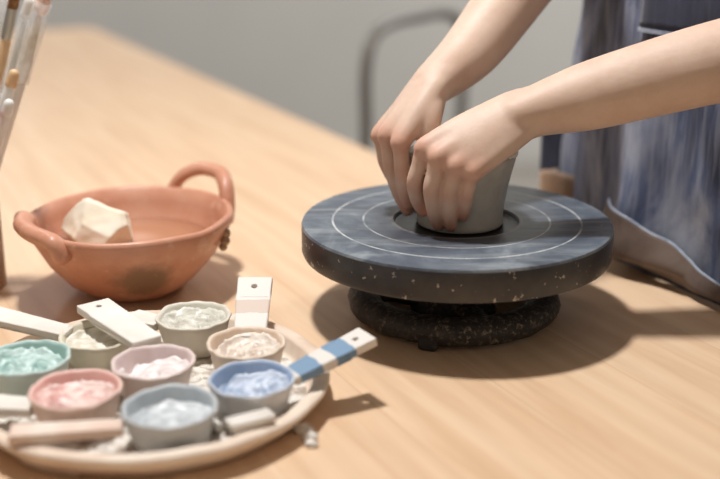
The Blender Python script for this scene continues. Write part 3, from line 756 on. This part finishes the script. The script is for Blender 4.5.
# fingernails of the visible fingertips
def nail(tip, prev, outd, r):
    tip, prev = V(tip), V(prev); t = (tip-prev).normalized(); n = V(outd); n = (n-t*n.dot(t)).normalized(); s = t.cross(n)
    fn = lambda u, v: tip + t*(-0.004+0.009*v) + s*math.sin((u-.5)*2.0)*r*0.72 + n*(math.cos((u-.5)*2.0)*r*0.80 - 0.0006-0.0012*v*v)
    obj('fingernail', sheet(fn, 9, 7, 0.0004), MT['nail'], person)
nail(Lf[1][2], Lf[1][1], (-0.2, -1, 0), 0.0070); nail(Lf[2][2], Lf[2][1], (0, -1, 0), 0.0066); nail(Lf[3][2], Lf[3][1], (0.1, -1, 0), 0.0058)

# hair: cap and a bun; eyes
bm = bmesh.new(); bmesh.ops.create_uvsphere(bm, u_segments=36, v_segments=24, radius=1)
for v in bm.verts:
    d = v.co.copy(); k = 1.09+0.02*noise.noise(d*9)
    if d.y > 0.45 and d.z < 0.5 or d.z < -0.75: k = 0.86
    v.co = H(d.x*0.075*k, -0.010+d.y*0.092*k, 0.022+d.z*0.092*k)
ball(bm, H(0, -0.115, 0.03), (0.036, 0.034, 0.036), 20, HM)
obj('hair', bm, MT['hair'], person)
for sx in (-1, 1):
    bm = bmesh.new(); ball(bm, H(sx*0.030, 0.0765, 0.004), (0.0125, 0.0095, 0.0058), 14, HM); obj('eye', bm, MT['eye'], person)

# shirt: torso and two half sleeves
bm = bmesh.new()
tube(bm, [L(S0, N0+0.02, 0.00), L(S0, N0+0.02, 0.14), L(S0, N0+0.01, 0.27), L(S0, N0, 0.40), L(S0, N0, 0.49), L(S0, N0-0.005, 0.55)],
     [(0.173, 0.111), (0.168, 0.111), (0.138, 0.098), (0.158, 0.106), (0.158, 0.091), (0.078, 0.062)], hint=ALONG, segs=36, capped=False)
obj('shirt', bm, MT['shirt'], person)
def sleeve(pts, radii):
    bm = bmesh.new(); rings = tube(bm, pts, radii, segs=30, step=6, capped=False)
    for v in bm.verts: v.co += V((noise.noise(v.co*22), noise.noise(v.co*22+V((3, 0, 0))), noise.noise(v.co*22+V((0, 5, 0)))))*0.005
    bmesh.ops.recalc_face_normals(bm, faces=bm.faces[:]); bmesh.ops.solidify(bm, geom=bm.faces[:], thickness=0.002)
    obj('sleeve', bm, MT['shirt'], person)
sleeve([LS+(LS-LE)*0.05, LS.lerp(LE, .5), LE+V((0.012, 0, 0.012)), LE+V((-0.030, -0.001, -0.004))], [0.062, 0.058, 0.054, 0.050])
sleeve([RS+(RS-RE)*0.05, RS.lerp(RE, .4), RS.lerp(RE, .72)], [0.060, 0.056, 0.054])
# trousers and shoes below the table
bm = bmesh.new()
tube(bm, [L(S0, N0+0.02, 0.16), L(S0, N0+0.025, 0.06), L(S0, N0+0.03, -0.04)], [(0.166, 0.112), (0.176, 0.118), (0.168, 0.112)], hint=ALONG, segs=30)
for sx in (-1, 1):
    tube(bm, [L(S0+sx*0.085, N0+0.03, 0.0), L(S0+sx*0.095, N0+0.03, -0.28), L(S0+sx*0.10, N0+0.04, -0.68)], [0.088, 0.070, 0.055], segs=22)
obj('trousers', bm, MT['trousers'], person)
for sx in (-1, 1):
    obj('shoe', tube_obj_bm([L(S0+sx*0.10, N0+0.07, -TZ+0.040), L(S0+sx*0.10, N0, -TZ+0.038), L(S0+sx*0.105, N0-0.11, -TZ+0.030)], [(0.036, 0.040), (0.040, 0.038), (0.036, 0.030)], hint=ALONG, segs=20), MT['shoe'], person)

# apron: a draped sheet round the front of the body
def apron_pt(th, z, off=0.0):
    t = max(0.0, min(1.0, (0.30-z)/0.35)); a = 0.222+0.004*t; b = 0.112+0.012*t
    if z < 0: b -= 0.010
    fold = (0.0100*math.sin(th*9+1.3+z*3)+0.0045*math.sin(th*17+z*5)+0.006*noise.noise(V((th*4, z*3, 1.5)))) * (0.35+0.9*t)
    wrk = 0.005*noise.noise(V((th*7, z*16, 4)))
    rr_ = 1 + (fold+wrk+off)/0.14
    n = 0.108-b*rr_*math.cos(th); k = max(0.0, min(1.0, (0.022-z)/0.016)) if z > -0.12 else 1.0
    n = n*(1-k)+max(n, 0.005+off*0.5)*k                       # hangs behind the table's edge
    return L(S0+0.022+a*rr_*math.sin(th), n, z)
AM = math.radians(112)
ap = obj('apron', sheet(lambda u, v: apron_pt((u*2-1)*AM, -0.48+0.92*v), 150, 90, 0.0018), MT['denim'], person)
def patch(name, s0, s1, z0, z1, mat, off=0.004, zf=None):
    th = lambda s: math.asin(max(-1, min(1, (s-S0-0.022)/0.222)))
    fn = lambda u, v: apron_pt(th(s0)+(th(s1)-th(s0))*u, z0+(z1-z0)*v, off)
    return obj(name, sheet(fn, 30, 20, 0.0015), mat, ap)
patch('bib_pocket', -0.06, 0.130, 0.248, 0.40, MT['denim_dark'])
patch('bib_seam', -0.06, 0.130, 0.244, 0.248, MT['thread'], 0.005)
# lower cloth: hem folded up over the table's edge
ztop = lambda s: 0.0165+0.40*s if s > -0.03 else 0.0045
def hem(u, v):
    s = -0.100+0.235*u; zt_ = max(0.014, 0.020+0.36*max(0, s+0.01) if s > -0.01 else 0.020+0.1*(s+0.01))
    zt_ += 0.004*noise.noise(V((s*30, 2, 0)))
    zz = 0.0075 + (zt_-0.0075)*v
    base = apron_pt(math.asin(max(-1, min(1, (s-S0-0.022)/0.226))), zz, 0.006)
    n = (base-EDGE).dot(OUT); bulge = 0.008*math.sin(math.pi*min(1, v*1.0))+0.004*noise.noise(V((s*25, v*2, 3)))
    return L((base-EDGE).dot(ALONG), min(n, -0.004)-0.006-bulge, zz)
hm = obj('folded_hem', sheet(hem, 70, 16, 0.0014), MT['denim_hem_shaded'], ap)
bm = bmesh.new(); tube(bm, [hem(u/24, 1.0)+V((0, 0, 0.0005)) for u in range(25)], [0.0016]*25, segs=8, step=2)
obj('hem_stitching', bm, MT['thread'], hm)
# side pocket pouch sagging at her right hip
PC = V((0.234, 1.268, 0))
def pouch(u, v):
    a = 2*math.pi*u; k = 0.70+0.30*math.sin(v*math.pi*0.55)
    return PC + V((math.cos(a)*0.030*k, math.sin(a)*0.020*k, 0.004+0.066*v+0.004*math.sin(a*2)*v))
obj('side_pocket', sheet(pouch, 36, 12, 0.002, closed_u=True), MT['denim_pale'], ap)
obj('pocket_flap', sheet(lambda u, v: PC+V((-0.026+0.052*u, 0.024-0.004*math.sin(u*3.14), 0.055+0.060*v+0.006*math.sin(u*5))), 16, 10, 0.003), MT['denim_dark'], ap)
for sx in (-1, 1):
    obj('strap', tube_obj_bm([apron_pt(sx*0.55, 0.43, 0.003), L(S0+sx*0.085, N0-0.09, 0.50), L(S0+sx*0.060, N0-0.03, 0.565), L(S0+sx*0.05, N0+0.05, 0.555)], [(0.004, 0.014)]*4, hint=-OUT, segs=12), MT['denim_dark'], ap)

# ------------------------------------------------------------------ light
def area(name, loc, size, power, col, target):
    d = bpy.data.lights.new(name, 'AREA'); d.shape = 'DISK'; d.size = size; d.energy = power; d.color = col
    o = bpy.data.objects.new(name, d); C.objects.link(o); o.location = V(loc)+UP
    o.rotation_euler = (V(target)-V(loc)).to_track_quat('-Z', 'Y').to_euler(); return o
area('ceiling_lamp_or_fill', (-0.26, 1.12, 1.75), 0.17, 34.5, (1.0, 0.99, 0.985), (-0.02, 1.1, 0))
area('ceiling_lamp_or_fill', (1.6, 3.3, 1.95), 0.5, 50, (0.97, 0.99, 1.0), (1.2, 4.2, -0.2))  # added fill, out of view, to brighten the back wall
area('ceiling_lamp_or_fill', (-1.6, 3.9, 1.95), 0.5, 24, (0.98, 0.98, 1.0), (-1.4, 4.4, -0.2))  # second added fill for the wall's left side, also unseen
w = bpy.data.worlds.new('room_light'); w.use_nodes = True; bpy.context.scene.world = w
w.node_tree.nodes['Background'].inputs['Color'].default_value = (1.0, 0.86, 0.74, 1)
w.node_tree.nodes['Background'].inputs['Strength'].default_value = 0.27

# ------------------------------------------------------------------ camera
cd = bpy.data.cameras.new('camera'); cam = bpy.data.objects.new('camera', cd); C.objects.link(cam)
cam.location = V((0, 0, 0.39))+UP; cam.rotation_euler = (math.radians(90-17.6), 0, 0)
cd.sensor_width = 36; cd.lens = 1150/720*36; cd.clip_start = 0.01
cd.dof.use_dof = True; cd.dof.focus_distance = 0.99; cd.dof.aperture_fstop = 2.5
sc = bpy.context.scene; sc.camera = cam
sc.view_settings.view_transform = 'Standard'; sc.view_settings.look = 'None'
sc.view_settings.exposure = 0.0; sc.view_settings.gamma = 1.0; sc.view_settings.use_curve_mapping = False
